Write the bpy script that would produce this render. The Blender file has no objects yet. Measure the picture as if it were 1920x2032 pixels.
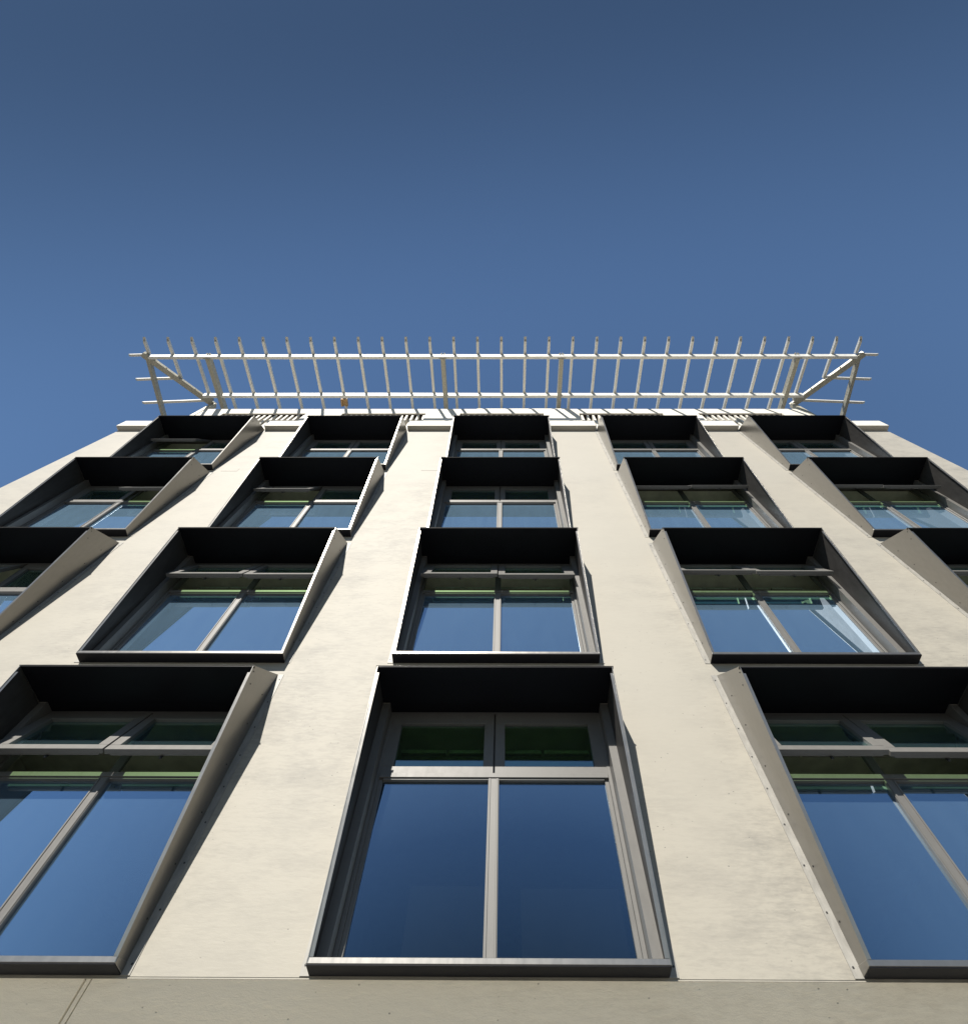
import bpy, bmesh, math, random
from mathutils import Vector, Matrix
random.seed(7)
C = bpy.context.scene.collection
scn = bpy.context.scene

# ------------------------------------------------------------------ camera
EYE = 1.6                                  # eye height above the pavement
f, cx, cy = 1124.224, 996.243, 1036.131    # in pixels of a 1920 x 2032 picture
yaw, pitch, roll = -0.0116, 1.1129, 0.0112
D = 5.029
fw = Vector((math.sin(yaw)*math.cos(pitch), math.cos(yaw)*math.cos(pitch), math.sin(pitch)))
rt = Vector((math.cos(yaw), -math.sin(yaw), 0)); up = rt.cross(fw)
R = math.cos(roll)*rt + math.sin(roll)*up
U = -math.sin(roll)*rt + math.cos(roll)*up
cam_d = bpy.data.cameras.new('camera'); cam = bpy.data.objects.new('camera', cam_d); C.objects.link(cam)
m = Matrix.Identity(4)
for i in range(3):
    m[i][0] = R[i]; m[i][1] = U[i]; m[i][2] = -fw[i]
m[0][3], m[1][3], m[2][3] = 0, -D, EYE
cam.matrix_world = m
cam_d.sensor_width = 36; cam_d.sensor_fit = 'HORIZONTAL'
cam_d.lens = 36*f/1920
cam_d.shift_x = -(cx-960)/1920; cam_d.shift_y = (cy-1016)/1920
cam_d.clip_start = 0.05; cam_d.clip_end = 6000
scn.camera = cam

# ------------------------------------------------------------------ sky and sun
SUN = Vector((-0.34, -1.0, 1.07)).normalized()       # towards the sun
elev = math.asin(SUN.z)
w = bpy.data.worlds.new('World'); scn.world = w; w.use_nodes = True
nt = w.node_tree; bg = nt.nodes['Background']
sky = nt.nodes.new('ShaderNodeTexSky'); sky.sky_type = 'NISHITA'; sky.sun_disc = False
sky.sun_elevation = elev
sky.sun_rotation = math.atan2(SUN.x, SUN.y)
sky.altitude = 300; sky.air_density = 1.0; sky.dust_density = 0.05; sky.ozone_density = 1.6
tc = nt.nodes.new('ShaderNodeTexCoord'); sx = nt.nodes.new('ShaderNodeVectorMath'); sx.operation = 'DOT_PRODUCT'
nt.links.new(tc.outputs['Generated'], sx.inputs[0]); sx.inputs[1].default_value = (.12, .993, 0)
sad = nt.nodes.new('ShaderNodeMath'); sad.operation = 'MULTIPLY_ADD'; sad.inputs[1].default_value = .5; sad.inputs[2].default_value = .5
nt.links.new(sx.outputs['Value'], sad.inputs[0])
smr = nt.nodes.new('ShaderNodeValToRGB'); smr.color_ramp.interpolation = 'EASE'      # added ramp: dims sky overhead, lifts it behind to brighten pane reflections
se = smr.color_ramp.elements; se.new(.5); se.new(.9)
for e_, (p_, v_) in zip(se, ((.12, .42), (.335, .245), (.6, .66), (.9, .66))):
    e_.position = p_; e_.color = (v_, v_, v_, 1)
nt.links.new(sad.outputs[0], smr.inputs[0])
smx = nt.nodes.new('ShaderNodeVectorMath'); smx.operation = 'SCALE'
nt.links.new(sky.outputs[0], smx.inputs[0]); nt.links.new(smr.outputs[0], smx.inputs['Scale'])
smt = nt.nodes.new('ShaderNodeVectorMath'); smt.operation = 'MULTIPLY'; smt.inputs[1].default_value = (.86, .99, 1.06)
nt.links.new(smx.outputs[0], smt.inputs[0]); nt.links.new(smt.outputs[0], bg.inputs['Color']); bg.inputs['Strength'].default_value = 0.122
sl = bpy.data.lights.new('sun', 'SUN'); sl.energy = 5.0; sl.angle = math.radians(0.53); sl.color = (1, .95, .87)
so = bpy.data.objects.new('sun', sl); C.objects.link(so)
so.rotation_euler = SUN.to_track_quat('Z', 'Y').to_euler(); so.location = (-10, -30, 40)
scn.view_settings.view_transform = 'Standard'; scn.view_settings.look = 'None'
scn.view_settings.gamma = 1; scn.view_settings.exposure = 0.75; scn.view_settings.use_curve_mapping = False
scn.render.engine = 'CYCLES'
scn.cycles.max_bounces = 10; scn.cycles.transparent_max_bounces = 12

# ------------------------------------------------------------------ materials
def mat(name):
    mt = bpy.data.materials.new(name); mt.use_nodes = True
    return mt, mt.node_tree, mt.node_tree.nodes['Principled BSDF']
def N(nt, t, **kw):
    n = nt.nodes.new(t)
    for k, v in kw.items():
        if k in n.inputs: n.inputs[k].default_value = v
        else: setattr(n, k, v)
    return n
def ramp(nt, src, stops):
    r = nt.nodes.new('ShaderNodeValToRGB'); e = r.color_ramp.elements
    while len(e) < len(stops): e.new(0.5)
    for el, (p, c) in zip(e, stops):
        el.position = p; el.color = (*c, 1) if len(c) == 3 else c
    nt.links.new(src, r.inputs[0]); return r
def coords(nt, scale, shift=(0, 0, 0)):
    g = nt.nodes.new('ShaderNodeNewGeometry'); mp = nt.nodes.new('ShaderNodeMapping')
    mp.inputs['Scale'].default_value = scale; mp.inputs['Location'].default_value = shift
    nt.links.new(g.outputs['Position'], mp.inputs['Vector']); return mp.outputs[0]

def stucco(name, base, dark, streak=(1, 1, 2.2), bump=.13, mottle=.42, sheen=1.0):
    mt, nt, b = mat(name)
    n1 = N(nt, 'ShaderNodeTexNoise', Scale=1.3, Detail=8.0, Roughness=.62); nt.links.new(coords(nt, streak), n1.inputs['Vector'])
    n2 = N(nt, 'ShaderNodeTexNoise', Scale=7.0, Detail=6.0, Roughness=.68, Distortion=.15); nt.links.new(coords(nt, (1, 1, 4.0)), n2.inputs['Vector'])
    n3 = N(nt, 'ShaderNodeTexNoise', Scale=160.0, Detail=3.0); nt.links.new(coords(nt, (1, 1, 1)), n3.inputs['Vector'])
    mixa = N(nt, 'ShaderNodeMath', operation='MULTIPLY_ADD'); mixa.inputs[1].default_value = mottle
    nt.links.new(n2.outputs['Fac'], mixa.inputs[0]); 
    sc = N(nt, 'ShaderNodeMath', operation='MULTIPLY'); sc.inputs[1].default_value = 1-mottle
    nt.links.new(n1.outputs['Fac'], sc.inputs[0]); nt.links.new(sc.outputs[0], mixa.inputs[2])
    r = ramp(nt, mixa.outputs[0], [(.34, dark), (.55, base), (.72, tuple(min(1, c*1.05) for c in base))])
    # the trowelling shows strongly on some piers and hardly on others
    lm = N(nt, 'ShaderNodeTexNoise', Scale=.22, Detail=3.0, Roughness=.6); nt.links.new(coords(nt, (1, 1, .45), (4.1, 0, 0)), lm.inputs['Vector'])
    lr = ramp(nt, lm.outputs['Fac'], [(.42, (.15, .15, .15)), (.58, (1, 1, 1))])
    mm = N(nt, 'ShaderNodeMix', data_type='RGBA'); nt.links.new(lr.outputs[0], mm.inputs[0]); mm.inputs[6].default_value = (*base, 1)
    nt.links.new(r.outputs[0], mm.inputs[7])
    # small pits
    v = N(nt, 'ShaderNodeTexVoronoi', Scale=9.0, feature='F1'); nt.links.new(coords(nt, (1, 1, 1.5)), v.inputs['Vector'])
    pits = ramp(nt, v.outputs['Distance'], [(.04, (1, 1, 1)), (.085, (0, 0, 0))])
    pm = N(nt, 'ShaderNodeTexNoise', Scale=1.1, Detail=2.0); nt.links.new(coords(nt, (1, 1, 1)), pm.inputs['Vector'])
    pr = ramp(nt, pm.outputs['Fac'], [(.44, (0, 0, 0)), (.54, (1, 1, 1))])
    pf = N(nt, 'ShaderNodeMath', operation='MULTIPLY'); nt.links.new(pits.outputs[0], pf.inputs[0]); nt.links.new(pr.outputs[0], pf.inputs[1])
    mx = N(nt, 'ShaderNodeMix', data_type='RGBA'); nt.links.new(pf.outputs[0], mx.inputs[0])
    nt.links.new(mm.outputs[2], mx.inputs[6]); mx.inputs[7].default_value = (*[c*.55 for c in dark], 1)
    nt.links.new(mx.outputs[2], b.inputs['Base Color'])
    b.inputs['Roughness'].default_value = .7; b.inputs['Specular IOR Level'].default_value = 1.0
    b.inputs['Sheen Weight'].default_value = sheen; b.inputs['Sheen Roughness'].default_value = .32; b.inputs['Sheen Tint'].default_value = (1, .97, .92, 1)
    s1 = N(nt, 'ShaderNodeMath', operation='MULTIPLY_ADD'); s1.inputs[1].default_value = 1.0
    nt.links.new(n2.outputs['Fac'], s1.inputs[0])
    s2 = N(nt, 'ShaderNodeMath', operation='MULTIPLY'); s2.inputs[1].default_value = .25
    nt.links.new(n3.outputs['Fac'], s2.inputs[0]); nt.links.new(s2.outputs[0], s1.inputs[2])
    s3 = N(nt, 'ShaderNodeMath', operation='MULTIPLY_ADD'); s3.inputs[1].default_value = -1.0
    nt.links.new(pf.outputs[0], s3.inputs[0]); nt.links.new(s1.outputs[0], s3.inputs[2])
    bp = N(nt, 'ShaderNodeBump', Strength=bump, Distance=.012); nt.links.new(s3.outputs[0], bp.inputs['Height'])
    nt.links.new(bp.outputs[0], b.inputs['Normal'])
    return mt
M = {}
M['stucco'] = stucco('cream_stucco', (.288, .265, .214), (.165, .153, .126))
M['base'] = stucco('base_render', (.84, .78, .65), (.72, .66, .54), bump=.5, mottle=.6)
M['white'] = stucco('white_render', (.62, .585, .51), (.54, .51, .44), bump=.1, sheen=.3)

def metal(name, col, metallic, rough, nscale=18, var=.18, bump=.02, spec=.5):
    mt, nt, b = mat(name)
    b.inputs['Specular IOR Level'].default_value = spec
    n = N(nt, 'ShaderNodeTexNoise', Scale=nscale, Detail=5.0, Roughness=.6); nt.links.new(coords(nt, (1, 1, .35)), n.inputs['Vector'])
    r = ramp(nt, n.outputs['Fac'], [(.3, tuple(c*(1-var) for c in col)), (.7, tuple(c*(1+var) for c in col))])
    nt.links.new(r.outputs[0], b.inputs['Base Color'])
    rr = N(nt, 'ShaderNodeMapRange'); rr.inputs['To Min'].default_value = rough*.85; rr.inputs['To Max'].default_value = rough*1.2
    nt.links.new(n.outputs['Fac'], rr.inputs['Value']); nt.links.new(rr.outputs[0], b.inputs['Roughness'])
    b.inputs['Metallic'].default_value = metallic
    n2 = N(nt, 'ShaderNodeTexNoise', Scale=2.2, Detail=2.0); nt.links.new(coords(nt, (1, 1, 1)), n2.inputs['Vector'])
    bp = N(nt, 'ShaderNodeBump', Strength=bump*5, Distance=.004); nt.links.new(n2.outputs['Fac'], bp.inputs['Height'])
    nt.links.new(bp.outputs[0], b.inputs['Normal'])
    return mt
M['bronze'] = metal('anthracite_coated_metal', (.25, .24, .22), .8, .3, var=.05, bump=.006)
M['soffit'] = metal('shade_dark_metal', (.006, .0065, .009), .0, .5, spec=.12)  # near-black colour put in for the shade under hoods and sills
M['frame'] = metal('window_frame_metal', (.13, .126, .118), .1, .48, var=.06, spec=.35)
M['flange'] = metal('flange_metal', (.26, .25, .225), .1, .55, bump=.004)
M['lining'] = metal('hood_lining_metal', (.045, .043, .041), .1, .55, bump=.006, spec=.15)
M['galv'] = metal('galvanised_steel', (.68, .67, .62), .15, .45, nscale=30, var=.16, bump=.03)
M['galv2'] = metal('weathered_steel', (.38, .365, .30), .15, .5, nscale=24, var=.3, bump=.04)
M['black'] = metal('black_rubber', (.02, .02, .02), 0, .5)
M['alu'] = metal('pale_aluminium', (.34, .31, .29), .1, .5)

def glass(name, tint, base_refl, top_refl, haze=1.0):
    mt = bpy.data.materials.new(name); mt.use_nodes = True; nt = mt.node_tree; nt.nodes.clear()
    out = nt.nodes.new('ShaderNodeOutputMaterial')
    tr = N(nt, 'ShaderNodeBsdfTransparent'); tr.inputs[0].default_value = (*tint, 1)
    gl = N(nt, 'ShaderNodeBsdfGlossy'); gl.inputs['Roughness'].default_value = .0; gl.inputs[0].default_value = (.68, .83, 1, 1)
    lw = N(nt, 'ShaderNodeLayerWeight', Blend=.5)
    n = N(nt, 'ShaderNodeTexNoise', Scale=1.1, Detail=1.0); nt.links.new(coords(nt, (1, 1, 1)), n.inputs['Vector'])
    bp = N(nt, 'ShaderNodeBump', Strength=.05, Distance=.01); nt.links.new(n.outputs['Fac'], bp.inputs['Height'])
    nt.links.new(bp.outputs[0], gl.inputs['Normal'])
    mr = N(nt, 'ShaderNodeMapRange'); mr.inputs['From Min'].default_value = .08; mr.inputs['From Max'].default_value = .5
    mr.inputs['To Min'].default_value = base_refl; mr.inputs['To Max'].default_value = top_refl
    nt.links.new(lw.outputs['Facing'], mr.inputs['Value'])
    # thin bluish haze mixed in to brighten panes at grazing angles, streaked downwards
    d1 = N(nt, 'ShaderNodeTexNoise', Scale=3.0, Detail=6.0, Roughness=.65); nt.links.new(coords(nt, (3, 1, .6)), d1.inputs['Vector'])
    dm = N(nt, 'ShaderNodeMapRange'); dm.inputs['From Min'].default_value = .18; dm.inputs['From Max'].default_value = .62
    dm.inputs['To Min'].default_value = .0*haze; dm.inputs['To Max'].default_value = .30*haze
    nt.links.new(lw.outputs['Facing'], dm.inputs['Value'])
    dv = N(nt, 'ShaderNodeMapRange'); dv.inputs['From Min'].default_value = .3; dv.inputs['From Max'].default_value = .7
    dv.inputs['To Min'].default_value = .88; dv.inputs['To Max'].default_value = 1.06; nt.links.new(d1.outputs['Fac'], dv.inputs['Value'])
    dd = N(nt, 'ShaderNodeMath', operation='MULTIPLY'); nt.links.new(dm.outputs[0], dd.inputs[0]); nt.links.new(dv.outputs[0], dd.inputs[1])
    df = N(nt, 'ShaderNodeBsdfDiffuse'); df.inputs[0].default_value = (.20, .33, .46, 1)
    mx = N(nt, 'ShaderNodeMixShader'); nt.links.new(mr.outputs[0], mx.inputs[0])
    nt.links.new(tr.outputs[0], mx.inputs[1]); nt.links.new(gl.outputs[0], mx.inputs[2])
    mx0 = N(nt, 'ShaderNodeMixShader'); nt.links.new(dd.outputs[0], mx0.inputs[0]); nt.links.new(mx.outputs[0], mx0.inputs[1]); nt.links.new(df.outputs[0], mx0.inputs[2])
    nt.links.new(mx0.outputs[0], out.inputs[0])
    return mt
M['glass'] = glass('solar_glass', (.50, .53, .50), .06, .95)

M['sash_glass'] = glass('sash_glass', (.74, .92, .66), .05, .5, .12)

def plain(name, col, rough=.8, nscale=4, var=.15):
    mt, nt, b = mat(name)
    n = N(nt, 'ShaderNodeTexNoise', Scale=nscale, Detail=5.0); nt.links.new(coords(nt, (1, 1, 1)), n.inputs['Vector'])
    r = ramp(nt, n.outputs['Fac'], [(.3, tuple(c*(1-var) for c in col)), (.7, tuple(c*(1+var) for c in col))])
    nt.links.new(r.outputs[0], b.inputs['Base Color']); b.inputs['Roughness'].default_value = rough
    return mt
M['ceiling'] = plain('ceiling_plaster', (.84, .84, .70))
M['interior'] = plain('interior_wall', (.66, .64, .57))
M['backing'] = plain('dark_backing_board', (.2, .2, .19))
M['dark'] = plain('void_shade', (.03, .018, .015), var=.4)  # dark brown standing in for shade inside the louvre gaps
M['asphalt'] = plain('asphalt', (.05, .05, .05), .9, 30, .3)
M['paving'] = plain('paving', (.135, .13, .12), .9, 6, .2)
M['roofing'] = plain('roofing', (.2, .2, .19))
M['wood'] = plain('timber', (.42, .26, .11), .7, 25, .45)

# ------------------------------------------------------------------ mesh helpers
class MB:
    def __init__(s): s.v = []; s.f = []
    def box(s, x0, x1, y0, y1, z0, z1):
        b = len(s.v)
        s.v += [(x0,y0,z0),(x1,y0,z0),(x1,y1,z0),(x0,y1,z0),(x0,y0,z1),(x1,y0,z1),(x1,y1,z1),(x0,y1,z1)]
        s.f += [tuple(b+i for i in q) for q in ((0,3,2,1),(4,5,6,7),(0,1,5,4),(1,2,6,5),(2,3,7,6),(3,0,4,7))]
        return s
    def prism_x(s, pts, x0, x1):               # polygon of (y, z), extruded along x
        b = len(s.v); n = len(pts)
        s.v += [(x0, y, z) for y, z in pts] + [(x1, y, z) for y, z in pts]
        s.f += [tuple(b+i for i in range(n))[::-1], tuple(b+n+i for i in range(n))]
        s.f += [(b+i, b+(i+1) % n, b+n+(i+1) % n, b+n+i) for i in range(n)]
        return s
    def bar(s, p0, p1, wd, ht, upv=(0, 0, 1), cut0=0, cut1=0):   # solid bar, p = centre of its underside
        p0 = Vector(p0); p1 = Vector(p1); d = (p1-p0).normalized(); sd = d.cross(Vector(upv)).normalized(); u = sd.cross(d)
        b = len(s.v)
        for p, c in ((p0, -cut0), (p1, cut1)):
            for a, h in ((-.5, 0), (.5, 0), (.5, 1), (-.5, 1)):
                q = p + sd*a*wd + u*h*ht + d*c*h
                s.v.append(tuple(q))
        s.f += [tuple(b+i for i in q) for q in ((0,1,2,3),(7,6,5,4),(1,0,4,5),(2,1,5,6),(3,2,6,7),(0,3,7,4))]
        return s
    def tube(s, p0, p1, wd, ht, th=.012, cut0=0., cut1=0., upv=(0, 0, 1)):   # open rectangular hollow section
        p0 = Vector(p0); p1 = Vector(p1); d = (p1-p0).normalized(); sd = d.cross(Vector(upv)).normalized(); u = sd.cross(d)
        b = len(s.v)
        for inset in (0, th):
            for p, c in ((p0, -cut0), (p1, cut1)):
                for a, h in ((-1, 0), (1, 0), (1, 1), (-1, 1)):
                    aa = a*(wd/2-inset); hh = (inset if h == 0 else ht-inset)
                    s.v.append(tuple(p + sd*aa + u*hh + d*c*hh/ht))
        o0, o1, i0, i1 = b, b+4, b+8, b+12
        for k in range(4):
            l = (k+1) % 4
            s.f += [(o0+k, o0+l, o1+l, o1+k)[::-1], (i0+k, i0+l, i1+l, i1+k), (o0+k, o0+l, i0+l, i0+k), (o1+k, o1+l, i1+l, i1+k)[::-1]]
        return s
    def cyl(s, c, axis, r, h, n=8):
        c = Vector(c); ax = Vector(axis).normalized(); t = ax.orthogonal().normalized(); q = ax.cross(t); b = len(s.v)
        for k in (0, 1):
            for i in range(n):
                a = 2*math.pi*i/n; s.v.append(tuple(c + ax*h*k + t*math.cos(a)*r + q*math.sin(a)*r))
        s.f += [tuple(b+i for i in range(n))[::-1], tuple(b+n+i for i in range(n))]
        s.f += [(b+i, b+(i+1) % n, b+n+(i+1) % n, b+n+i) for i in range(n)]
        return s
    def mesh(s, name, mt, bevel=0):
        me = bpy.data.meshes.new(name); me.from_pydata(s.v, [], s.f); me.update()
        bm = bmesh.new(); bm.from_mesh(me); bmesh.ops.recalc_face_normals(bm, faces=bm.faces)
        if bevel: bmesh.ops.bevel(bm, geom=bm.edges[:], offset=bevel, segments=1, affect='EDGES', clamp_overlap=True)
        bm.to_mesh(me); bm.free(); me.materials.append(mt); return me
    def build(s, name, mt, parent=None, bevel=0, loc=None):
        return link(name, s.mesh(name, mt, bevel), parent, loc)
def link(name, me, parent=None, loc=None):
    o = bpy.data.objects.new(name, me); C.objects.link(o)
    if parent: o.parent = parent
    if loc: o.location = loc
    return o
def tag(o, label=None, cat=None, group=None, kind=None):
    for k, v in (('label', label), ('category', cat), ('group', group), ('kind', kind)):
        if v: o[k] = v
    return o

# ------------------------------------------------------------------ the setting
tag(MB().box(-1500, 1500, -1500, 1500, -.5, 0).build('ground', M['asphalt']), kind='structure')
tag(MB().box(-40, 40, -7.5, 30, .004, .13).build('pavement', M['paving']), kind='structure')

# ------------------------------------------------------------------ the building
# heights below are measured from eye level, E() lifts them to the ground
ROWS = [2.356, 5.956, 9.575, 13.105]
COLS = [-8.592, -4.318, -.121, 4.111, 8.343]
XL, XR = -11.593, 11.36
HW = 1.374
ZB, ZL = 2.335, 16.41           # top of base band, underside of ledge
DEEP = 15.0
E = EYE
bld = bpy.data.objects.new('office_building', None); C.objects.link(bld)
tag(bld, 'cream rendered office building of angular dark metal hooded windows seen steeply from below', 'building')

def facade():
    xs = [XL]; zs = [ZB]
    for c in COLS: xs += [c-1.285, c+1.285]
    xs.append(XR)
    for r in ROWS: zs += [r+.03, r+2.92]
    zs.append(ZL)
    mb = MB(); idx = {}
    def v(x, y, z):
        k = (round(x, 4), round(y, 4), round(z, 4))
        if k not in idx: idx[k] = len(mb.v); mb.v.append((x, y, z+E))
        return idx[k]
    T = .3
    for i in range(len(xs)-1):
        for j in range(len(zs)-1):
            x0, x1, z0, z1 = xs[i], xs[i+1], zs[j], zs[j+1]
            hole = (i % 2 == 1) and (j % 2 == 1)
            if not hole:
                mb.f.append((v(x0,0,z0), v(x1,0,z0), v(x1,0,z1), v(x0,0,z1)))
                mb.f.append((v(x0,T,z0), v(x0,T,z1), v(x1,T,z1), v(x1,T,z0)))
            else:
                for (a, b_) in (((x0,z0),(x1,z0)), ((x1,z0),(x1,z1)), ((x1,z1),(x0,z1)), ((x0,z1),(x0,z0))):
                    mb.f.append((v(a[0],0,a[1]), v(b_[0],0,b_[1]), v(b_[0],T,b_[1]), v(a[0],T,a[1])))
    for i in range(len(xs)-1):
        for z in (zs[0], zs[-1]): mb.f.append((v(xs[i],0,z), v(xs[i+1],0,z), v(xs[i+1],T,z), v(xs[i],T,z)))
    for j in range(len(zs)-1):
        for x in (xs[0], xs[-1]): mb.f.append((v(x,0,zs[j]), v(x,0,zs[j+1]), v(x,T,zs[j+1]), v(x,T,zs[j])))
    return mb
wall = facade().build('wall', M['stucco'], bld)
side = MB().box(XL, XL+.3, .3, DEEP, 0, ZL+E).box(XR-.3, XR, .3, DEEP, 0, ZL+E).box(XL+.3, XR-.3, DEEP-.3, DEEP, 0, ZL+E)
side.build('side_wall', M['stucco'], bld)
# base band, in panels with a double groove between them
BS = 1.0                                    # slope added for shade: the band slopes back under the facade at 45 degrees
def base_panel(xa0, xa1, xb0, xb1):         # left edge x at top / foot of slope, right edge likewise
    zt, zf = ZB-.0125+E, ZB-.43+E
    mb = MB(); y0, y1 = .006, .006+.4175*BS
    mb.v = [(xa0,y0,zt),(xb0,y0,zt),(xb1,y1,zf),(xa1,y1,zf),(xb1,y1,.13),(xa1,y1,.13),
            (xa0,.55,zt),(xb0,.55,zt),(xb1,.55,zf),(xa1,.55,zf),(xb1,.55,.13),(xa1,.55,.13)]
    mb.f = [(0,1,2,3),(3,2,4,5),(0,6,7,1),(5,4,10,11),(0,3,9,6),(3,5,11,9),(1,7,8,2),(2,8,10,4),(6,9,8,7),(9,11,10,8)]
    return mb
JT, JF = -3.176, -3.460
for a, b in (((XL-.02, XL-.02), (JT-.032, JF-.032)), ((JT+.032, JF+.032), (XR+.02, XR+.02))):
    base_panel(a[0], a[1], b[0], b[1]).build('base_panel', M['base'], bld)
js = base_panel(JT-.016, JF-.016, JT+.016, JF+.016); js.v = [(x, y+.006 if y < .5 else y-.01, z) for x, y, z in js.v]
js.build('joint_strip', M['base'], bld)
MB().box(XL, XR, .003, .3, ZB-.0118+E, ZB-.001+E).build('joint_bead', M['stucco'], bld)
# filled anchor pockets at floor level
for px_, pz_, pw_ in ((-6.80, 13.12, .40), (-1.87, 13.17, .40)):
    MB().box(px_-pw_/2, px_+pw_/2, -.004, .001, pz_-.09+E, pz_+.09+E).build('patch', M['stucco'], bld, bevel=.0015)
# rooms
for r in ROWS:
    zc = r+2.95+E; top = r+3.6+.0+E
    MB().box(XL+.31, XR-.31, .31, DEEP-.31, zc, zc+.04).build('ceiling', M['ceiling'], bld)
    MB().box(XL+.31, XR-.31, .31, DEEP-.31, r-.35+E, r-.30+E).build('floor', M['interior'], bld)
    pw = MB().box(XL+.31, XR-.31, 6.0, 6.15, r-.29+E, zc-.01)
    for a, b in zip(COLS[:-1], COLS[1:]): pw.box((a+b)/2-.06, (a+b)/2+.06, .31, 5.99, r-.29+E, zc-.01)
    pw.build('partition', M['interior'], bld)
# ledge between the hoods
segs = [(XL-.04, COLS[0]-HW-.02)] + [(a+HW+.02, b-HW-.02) for a, b in zip(COLS[:-1], COLS[1:])] + [(COLS[-1]+HW+.02, XR+.04)]
for a, b in segs: MB().box(a, b, -.15, .29, ZL+.002+E, 16.92+E).build('ledge', M['white'], bld, bevel=.008)
MB().box(XL, XR, .295, .6, ZL+.01+E, 16.9+E).box(XL, XR, .61, DEEP, 16.5+E, 16.88+E).build('roof_terrace', M['roofing'], bld)
for c in COLS: MB().box(c-HW-.015, c+HW+.015, .0, .29, ZL+.004+E, 16.9+E).build('ledge_filler', M['white'], bld)
# set-back parapet storey: piers, louvres, coping
PL, PR, PY = -11.14, 10.86, .42
ZT, ZC = 19.84, 20.44
xs = [PL]
for c in COLS: xs += [c-1.49+.12*0, c+1.49]
xs.append(PR)
for i in range(0, len(xs)-1, 2):
    if xs[i+1]-xs[i] > .01: MB().box(xs[i], xs[i+1], PY, PY+.5, 16.9+E, ZT+E).build('parapet_pier', M['white'], bld)
for c in COLS:
    MB().box(c-1.487, c+1.487, PY+.055, PY+.5, 16.91+E, 18.3+E).build('parapet_panel', M['white'], bld)
    lv = MB().box(c-1.487, c+1.487, PY+.42, PY+.48, 18.301+E, ZT-.002+E).build('louvre', M['dark'], bld)
    MB().box(c-1.487, c+1.487, PY+.05, PY+.42, ZT-.0025+E, ZT-.0005+E).build('louvre_shade_plate', M['dark'], lv)  # dark plate added so the gaps look shaded from below
    fin = MB().box(-.036, .036, PY+.055, PY+.40, 18.302+E, ZT-.003+E).mesh('fin', M['white'])
    x = c-1.39
    while x < c+1.45:
        link('fin', fin, lv, (x, 0, 0)); x += .201
MB().box(PL-.01, PR+.01, PY, PY+.62, ZT+.001+E, ZC+E).build('coping', M['white'], bld, bevel=.006)
MB().box(-1.05, 2.3, PY+.05, PY+.5, ZC+.001+E, ZC+.25+E).build('coping_cap', M['white'], bld, bevel=.006)
MB().box(PL, PL+.4, PY+.63, 9, 16.9+E, 19.9+E).box(PR-.4, PR, PY+.63, 9, 16.9+E, 19.9+E).box(PL+.41, PR-.41, 8.6, 9, 16.9+E, 19.9+E).build('parapet_return', M['white'], bld)
MB().box(PL+.41, PR-.41, PY+.63, 8.59, 19.2+E, 19.35+E).build('roof', M['roofing'], bld)

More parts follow.
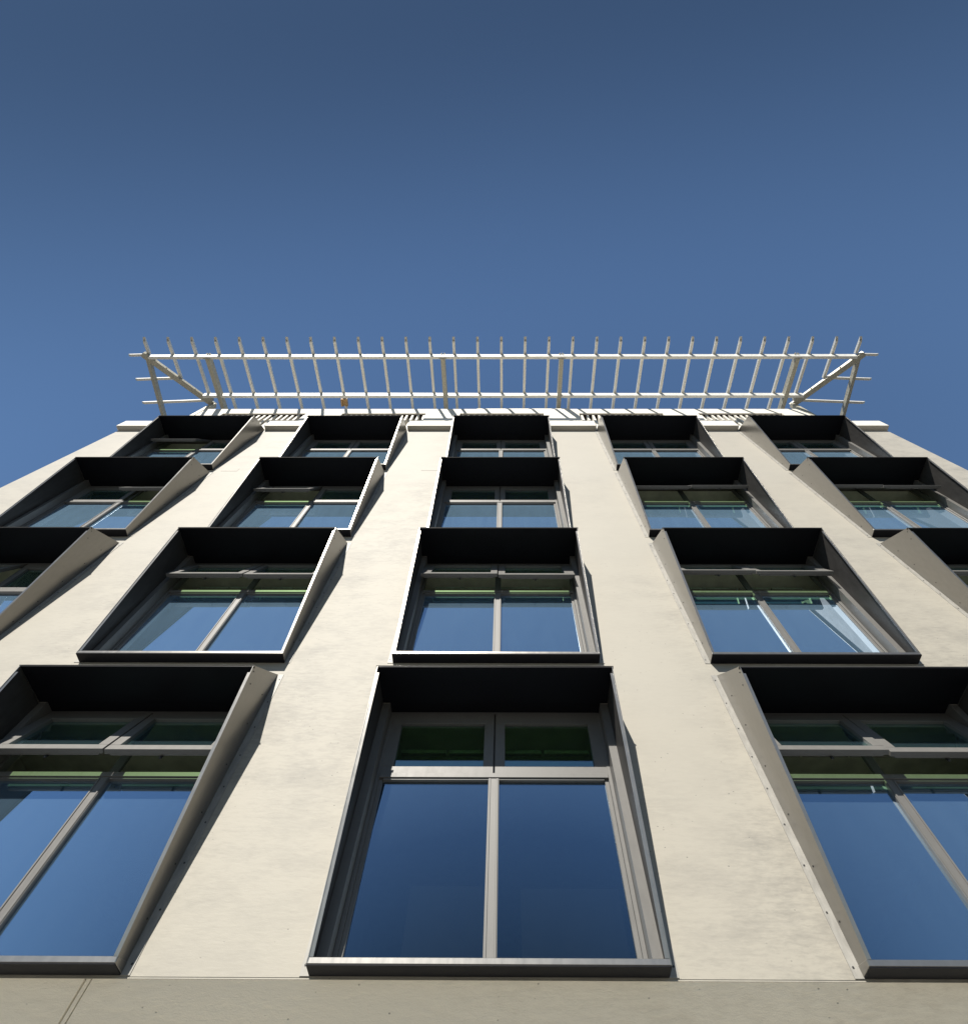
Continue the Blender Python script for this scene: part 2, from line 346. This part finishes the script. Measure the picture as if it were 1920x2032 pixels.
# ------------------------------------------------------------------ windows
def window_meshes():
    me = {}
    A, AZ = -.588, 2.841            # front apex of the hood
    RZ = AZ+.515                    # top of hood at the wall
    d0 = -.157
    T = .008
    # side panel, left one at x = -HW (outer face), mirrored for the right one
    for s, nm in ((-1, 'L'), (1, 'R')):
        o = s*HW; i = s*(HW-T)
        mb = MB().prism_x([(d0, .0), (-.001, .0), (-.001, RZ), (A, AZ)], o, i)
        # inward lip along the sloping front edge
        n = 1; dy, dz = A-d0, AZ; L = math.hypot(dy, dz); ny, nz = dz/L*.006, -dy/L*.006
        mb.prism_x([(d0, .041), (d0+ny, .041+nz), (A+.02+ny, AZ-.09+nz), (A+.02, AZ-.09)], s*(HW-T), s*(HW-T-.03))
        me['side'+nm] = mb.mesh('hood_side', M['bronze'])
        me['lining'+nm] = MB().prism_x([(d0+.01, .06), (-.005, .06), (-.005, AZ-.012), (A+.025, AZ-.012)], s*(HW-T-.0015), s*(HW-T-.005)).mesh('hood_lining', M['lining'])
        fl = MB().box(min(o, o+s*.075), max(o, o+s*.075), -.006, -.001, -.015, RZ+.0)
        me['flange'+nm] = fl.mesh('flange', M['flange'])
        sc = MB()
        for k in range(9):
            z = .06+k*.4
            sc.cyl((s*(HW+.05), -.0065, z), (0, -1, 0), .0085, .004, 6)
        for z in (.25, .7, 1.2, 1.75, 2.3, 2.75): sc.cyl((s*HW, -.035-.03*z, z+.12), (s, 0, 0), .0085, .004, 6)
        sc.cyl((s*HW, A+.06, AZ-.03), (s, 0, 0), .009, .004, 6); sc.cyl((s*HW, A+.13, AZ-.16), (s, 0, 0), .009, .004, 6)
        me['screws'+nm] = sc.mesh('screws', M['black'])
    # sloping hood roof and level soffit
    W = HW-T-.002
    top = MB().prism_x([(A, AZ), (A, AZ+.012), (-.001, RZ), (-.001, RZ-.012), (A+.02, AZ)], -W, W)
    top.prism_x([(A-.004, AZ+.004), (A+.03, AZ-.012), (A+.03, AZ-.006), (A, AZ+.012)], -HW-.012, HW+.012)
    me['top'] = top.mesh('hood_top', M['bronze'])
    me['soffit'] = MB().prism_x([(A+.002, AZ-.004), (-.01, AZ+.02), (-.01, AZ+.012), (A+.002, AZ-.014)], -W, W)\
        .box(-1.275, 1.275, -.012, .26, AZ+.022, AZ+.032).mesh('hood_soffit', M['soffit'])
    # jamb plates facing front between hood and frame
    me['plateL'] = MB().box(-HW+T+.001, -1.281, -.004, .004, .0, AZ+.0).box(-1.281, -1.275, -.004, .26, .04, AZ+.02).mesh('jamb_plate', M['frame'])
    me['plateR'] = MB().box(1.281, HW-T-.001, -.004, .004, .0, AZ+.0).box(1.275, 1.281, -.004, .26, .04, AZ+.02).mesh('jamb_plate', M['frame'])
    # sill
    me['sill'] = MB().prism_x([(d0, -.004), (-.001, -.004), (-.001, .075), (d0, .040)], -HW-.004, HW+.004).box(-1.274, 1.274, -.0005, .2, .04, .078).mesh('sill', M['bronze'], .003)
    me['sillshade'] = MB().prism_x([(d0+.004, -.005), (-.001, -.005), (-.001, -.013), (d0+.004, -.013)], -HW-.002, HW+.002).mesh('sill_shade_plate', M['soffit'])  # thin black plate added as the shade beneath the sill
    # fixed frame
    fr = MB()
    for s in (-1, 1):
        a, b = sorted((s*1.2745, s*1.235)); fr.box(a, b, .14, .24, .079, 2.835)
        a, b = sorted((s*1.2349, s*1.192)); fr.box(a, b, .155, .24, .079, 1.892)
    fr.box(-1.2745, 1.2745, .15, .24, 2.836, 2.86)
    fr.box(-1.191, -.058, .155, .24, .08, .15).box(.058, 1.191, .155, .24, .08, .15)
    me['frame'] = fr.mesh('window', M['frame'], .003)
    me['mullion'] = MB().box(-.057, .057, .135, .24, .079, 1.892).box(-.05, .05, .20, .24, 1.952, 2.834).box(-.049, -.032, .126, .1349, .08, 1.885).box(.032, .049, .126, .1349, .08, 1.885).mesh('mullion', M['frame'], .002)
    me['transom'] = MB().box(-1.234, 1.234, .125, .24, 1.893, 1.951).box(-1.19, 1.19, .14, .22, 1.872, 1.8925).mesh('transom', M['frame'], .003)
    for s, nm in ((-1, 'L'), (1, 'R')):
        a, b = sorted((s*1.192, s*.057)); me['pane'+nm] = MB().box(a, b, .178, .186, .148, 1.873).mesh('glass_pane', M['glass'])
    # top-hung sash, origin on its hinge (upper edge), outer face y = 0
    def sash(s):
        xo, xi = s*1.268, s*.009
        mb = MB()
        def bx(xa, xb, za, zb, y0=0, y1=.058):
            a, b = sorted((xa, xb)); mb.box(a, b, y0, y1, za, zb)
        bx(xo, xi, -.165, 0); bx(xo, xi, -.875, -.782)
        bx(xo, s*1.11, -.7815, -.1655); bx(s*.12, xi, -.7815, -.1655)
        bx(s*1.22, s*.06, -.865, -.82, .0581, .08)
        f_ = mb.mesh('sash', M['frame'], .003)
        a, b = sorted((s*1.115, s*.115))
        g = MB().box(a, b, .040, .046, -.79, -.16).mesh('sash_pane', M['sash_glass'])
        h = MB().box(s*.62-.05, s*.62+.05, .075, .09, -.85, -.835).box(s*.62-.01, s*.62+.01, .076, .095, -.885, -.851).cyl((s*.62-.012, .088, -.892), (1, 0, 0), .012, .024, 8).mesh('latch', M['black'])
        return f_, g, h
    me['sashL'] = sash(-1); me['sashR'] = sash(1)
    rail = MB()
    for k in range(4):
        x0 = -1.12+.57*k; rail.box(x0, x0+.535, .45, .50, 2.50, 2.545)
    me['rail'] = rail.mesh('curtain_rail', M['alu'])
    return me
WM = window_meshes()
# which upper sashes stand open (row, column): (left, right)
OPEN = {(0,1):(1,1), (0,3):(1,1), (1,0):(1,0), (1,1):(1,1), (1,2):(1,1), (1,3):(1,1), (1,4):(1,1),
        (2,0):(0,1), (2,1):(1,0), (2,3):(1,1), (2,4):(1,1), (3,0):(1,0)}
for r, zr in enumerate(ROWS):
    for c, xc in enumerate(COLS):
        win = link('window', WM['frame'], bld, (xc, 0, zr+E))
        op = OPEN.get((r, c), (0, 0))
        if op == (1, 1): win['label'] = 'hooded window with both upper sashes tilted open'
        elif op[0]: win['label'] = 'hooded window with only its left upper sash tilted open'
        elif op[1]: win['label'] = 'hooded window with only its right upper sash tilted open'
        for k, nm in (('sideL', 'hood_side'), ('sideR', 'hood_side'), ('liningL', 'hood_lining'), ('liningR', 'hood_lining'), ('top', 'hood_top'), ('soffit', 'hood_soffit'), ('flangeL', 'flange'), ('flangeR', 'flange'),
                      ('plateL', 'jamb_plate'), ('plateR', 'jamb_plate'), ('sill', 'sill'), ('sillshade', 'sill_shade_plate'), ('mullion', 'mullion'), ('transom', 'transom'),
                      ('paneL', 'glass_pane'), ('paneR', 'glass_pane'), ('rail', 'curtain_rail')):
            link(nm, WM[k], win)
        for k in ('screwsL', 'screwsR'): tag(link('screws', WM[k], win), kind='stuff')
        for s, k, o_ in ((-1, 'sashL', op[0]), (1, 'sashR', op[1])):
            ang = 0
            if o_: ang = math.radians(20.5 + random.uniform(-1.2, 1.2) + (4 if (r >= 1 and c >= 3) else 0))
            for nm, me in zip(('sash', 'sash_pane', 'latch'), WM[k]):
                o = link(nm, me, win, (0, .142, 2.832)); o.rotation_euler = (-ang, 0, 0)

bx_ = COLS[2]
MB().box(bx_-.78, bx_+.02, .50, .53, ROWS[0]-.2+E, ROWS[0]+.97+E).box(bx_+.27, bx_+1.2, .50, .53, ROWS[0]-.2+E, ROWS[0]+.95+E).build('back_panel', M['backing'], bld)
# ------------------------------------------------------------------ steel sunshade on the roof
per = bpy.data.objects.new('steel_pergola', None); C.objects.link(per); per.location = (0, 0, 19.35+E)
tag(per, 'galvanised steel sunshade frame of slim parallel tubes projecting over the parapet', 'sunshade')
OZ = -19.35                       # parts are written with heights from eye level
SL = .17; YT = -1.86; ZTIP = 21.0
def zr_(y): return ZTIP+SL*(y-YT)+OZ      # underside of the rafters over the front
RX0, RSP = -12.934, .8528
def rafter_end(i):
    x = RX0+i*RSP
    if i in (0, 30): return -1.43
    if i in (1, 29): return -.52
    if i in (2, 28): return .30
    return 1.9
cache = {}
for i in range(31):
    ye = rafter_end(i)
    if ye not in cache:
        cache[ye] = MB().tube((0, YT, zr_(YT)), (0, ye, zr_(ye)), .092, .10, .02, cut0=.16).mesh('rafter', M['galv'])
    link('rafter', cache[ye], per, (RX0+i*RSP, 0, 0))
def beam(x0, x1, y, h=.235, wd=.10):
    z = zr_(y)-.001
    c, s = math.cos(math.atan(SL)), math.sin(math.atan(SL))
    # cross-section square to the rafters
    p = [(y, z), (y+wd*c, z+wd*s), (y+wd*c+h*s, z+wd*s-h*c), (y+h*s, z-h*c)]
    return MB().prism_x(p, x0, x1)
for nm_, xa_, xb_, y_ in (('front_beam', -12.86, 12.60, -1.42), ('rear_beam', -11.36, 11.15, .045)):
    bm_ = beam(xa_, xb_, y_).build(nm_, M['galv'], per, bevel=.006)
    bo = MB()
    for i in range(31):
        x = RX0+i*RSP
        if xa_ < x-.1 and x+.1 < xb_:
            bo.box(x+.05, x+.085, y_-.006, y_+.09, zr_(y_), zr_(y_)+.06)      # angle cleat beside the tube
            bo.cyl((x+.068, y_+.02, zr_(y_)-.045), (0, -1, -.1), .016, .035, 6)
    tag(bo.build('cleats', M['galv2'], bm_), kind='stuff')
for x in (-10.73, -2.25, 2.02, 10.48):
    arm = MB().bar((x, -1.30, zr_(-1.30)-.26), (x, 1.5, zr_(1.5)-.26), .15, .255, cut0=-.05).build('arm', M['galv2'], per, bevel=.004)
    MB().box(x-.08, x+.08, 1.2, 1.36, 0, zr_(1.2)-.27).build('post', M['galv2'], arm)
    pl = MB().box(x-.14, x+.14, -1.315, -1.302, zr_(-1.3)-.27, zr_(-1.3)-.02)
    for dx in (-.035, .035):
        pl.box(x+dx-.01, x+dx+.01, -1.47, -1.32, zr_(-1.42)-.06, zr_(-1.42)-.002)
        pl.cyl((x+dx*2, -1.43, zr_(-1.42)-.05), (0, -1, 0), .022, .03, 6)
    pl.build('bracket', M['galv2'], arm)
for s, xa, xb in ((-1, -13.05, -11.05), (1, 12.83, 10.83)):
    hip = MB().bar((xa, -1.47, zr_(-1.47)-.20), (xb, .53, zr_(.53)-.20), .13, .195).bar((xa+.0-s*.02, -1.44, zr_(-1.47)-.205), (xb-s*.02, .53, zr_(.53)-.205), .20, .012)
    hp = hip.build('hip_beam', M['galv2'], per)
    MB().box(xb-.08, xb+.08, .40, .56, 0, zr_(.45)-.19).build('post', M['galv2'], hp)
    br = MB()
    br.box(xb-s*-.12-.10, xb-s*-.12+.10, .12, .32, zr_(.2)-.24, zr_(.2)-.02)
    for k in range(4):
        t = .12+.2*k; br.cyl((xa+(xb-xa)*t, -1.47+2*t-.09, zr_(-1.47+2*t)-.12), (0, -1, 0), .025, .05, 6)
    br.box(xa-s*.25-.07, xa-s*.25+.07, -1.36, -1.20, zr_(-1.3)-.2, zr_(-1.3)-.01)
    br.build('bracket', M['galv2'], hp)
    # the side wing: a beam along the side, tubes across it
    xs_ = -12.93 if s < 0 else 12.70
    zs_ = zr_(-1.47)+SL*abs(xs_-xa)
    MB().bar((xs_, -1.32, zs_-.20), (xs_, 3.2, zs_-.20), .11, .198).build('side_beam', M['galv2'], per, bevel=.004)
    xo = -13.55 if s < 0 else 13.33
    def zx(x): return zr_(-1.47)+SL*(s*(xa-x))
    for y in (-1.40, -.53, .34, 1.20, 2.06):
        t = (y+1.47)/2.0
        xi = xa+(xb-xa)*min(t, 1.15)+s*.09 if y > -1.3 else xa+s*.12
        if y > -1.3: MB().tube((xo, y, zx(xo)), (xi, y, zx(xi)), .085, .10, .02, cut0=.10).build('rafter', M['galv'], per)
        else: MB().tube((xo+s*-.0, y, zx(xo)), (xi, y, zx(xi)), .085, .10, .02, cut0=.10).build('rafter', M['galv'], per)
xw = RX0+8*RSP
wb = MB().box(-.12, -.046, -.14, .14, -.16, 0).box(.046, .12, -.14, .14, -.16, 0).box(-.045, .045, -.12, .12, -.13, -.005)
wo = wb.build('wooden_block', M['wood'], loc=(xw, .40, zr_(.40)+19.35+.02+E-0.02), bevel=.004)
tag(wo, 'small brown timber block fixed under one sunshade tube above the roof edge', 'wood block')
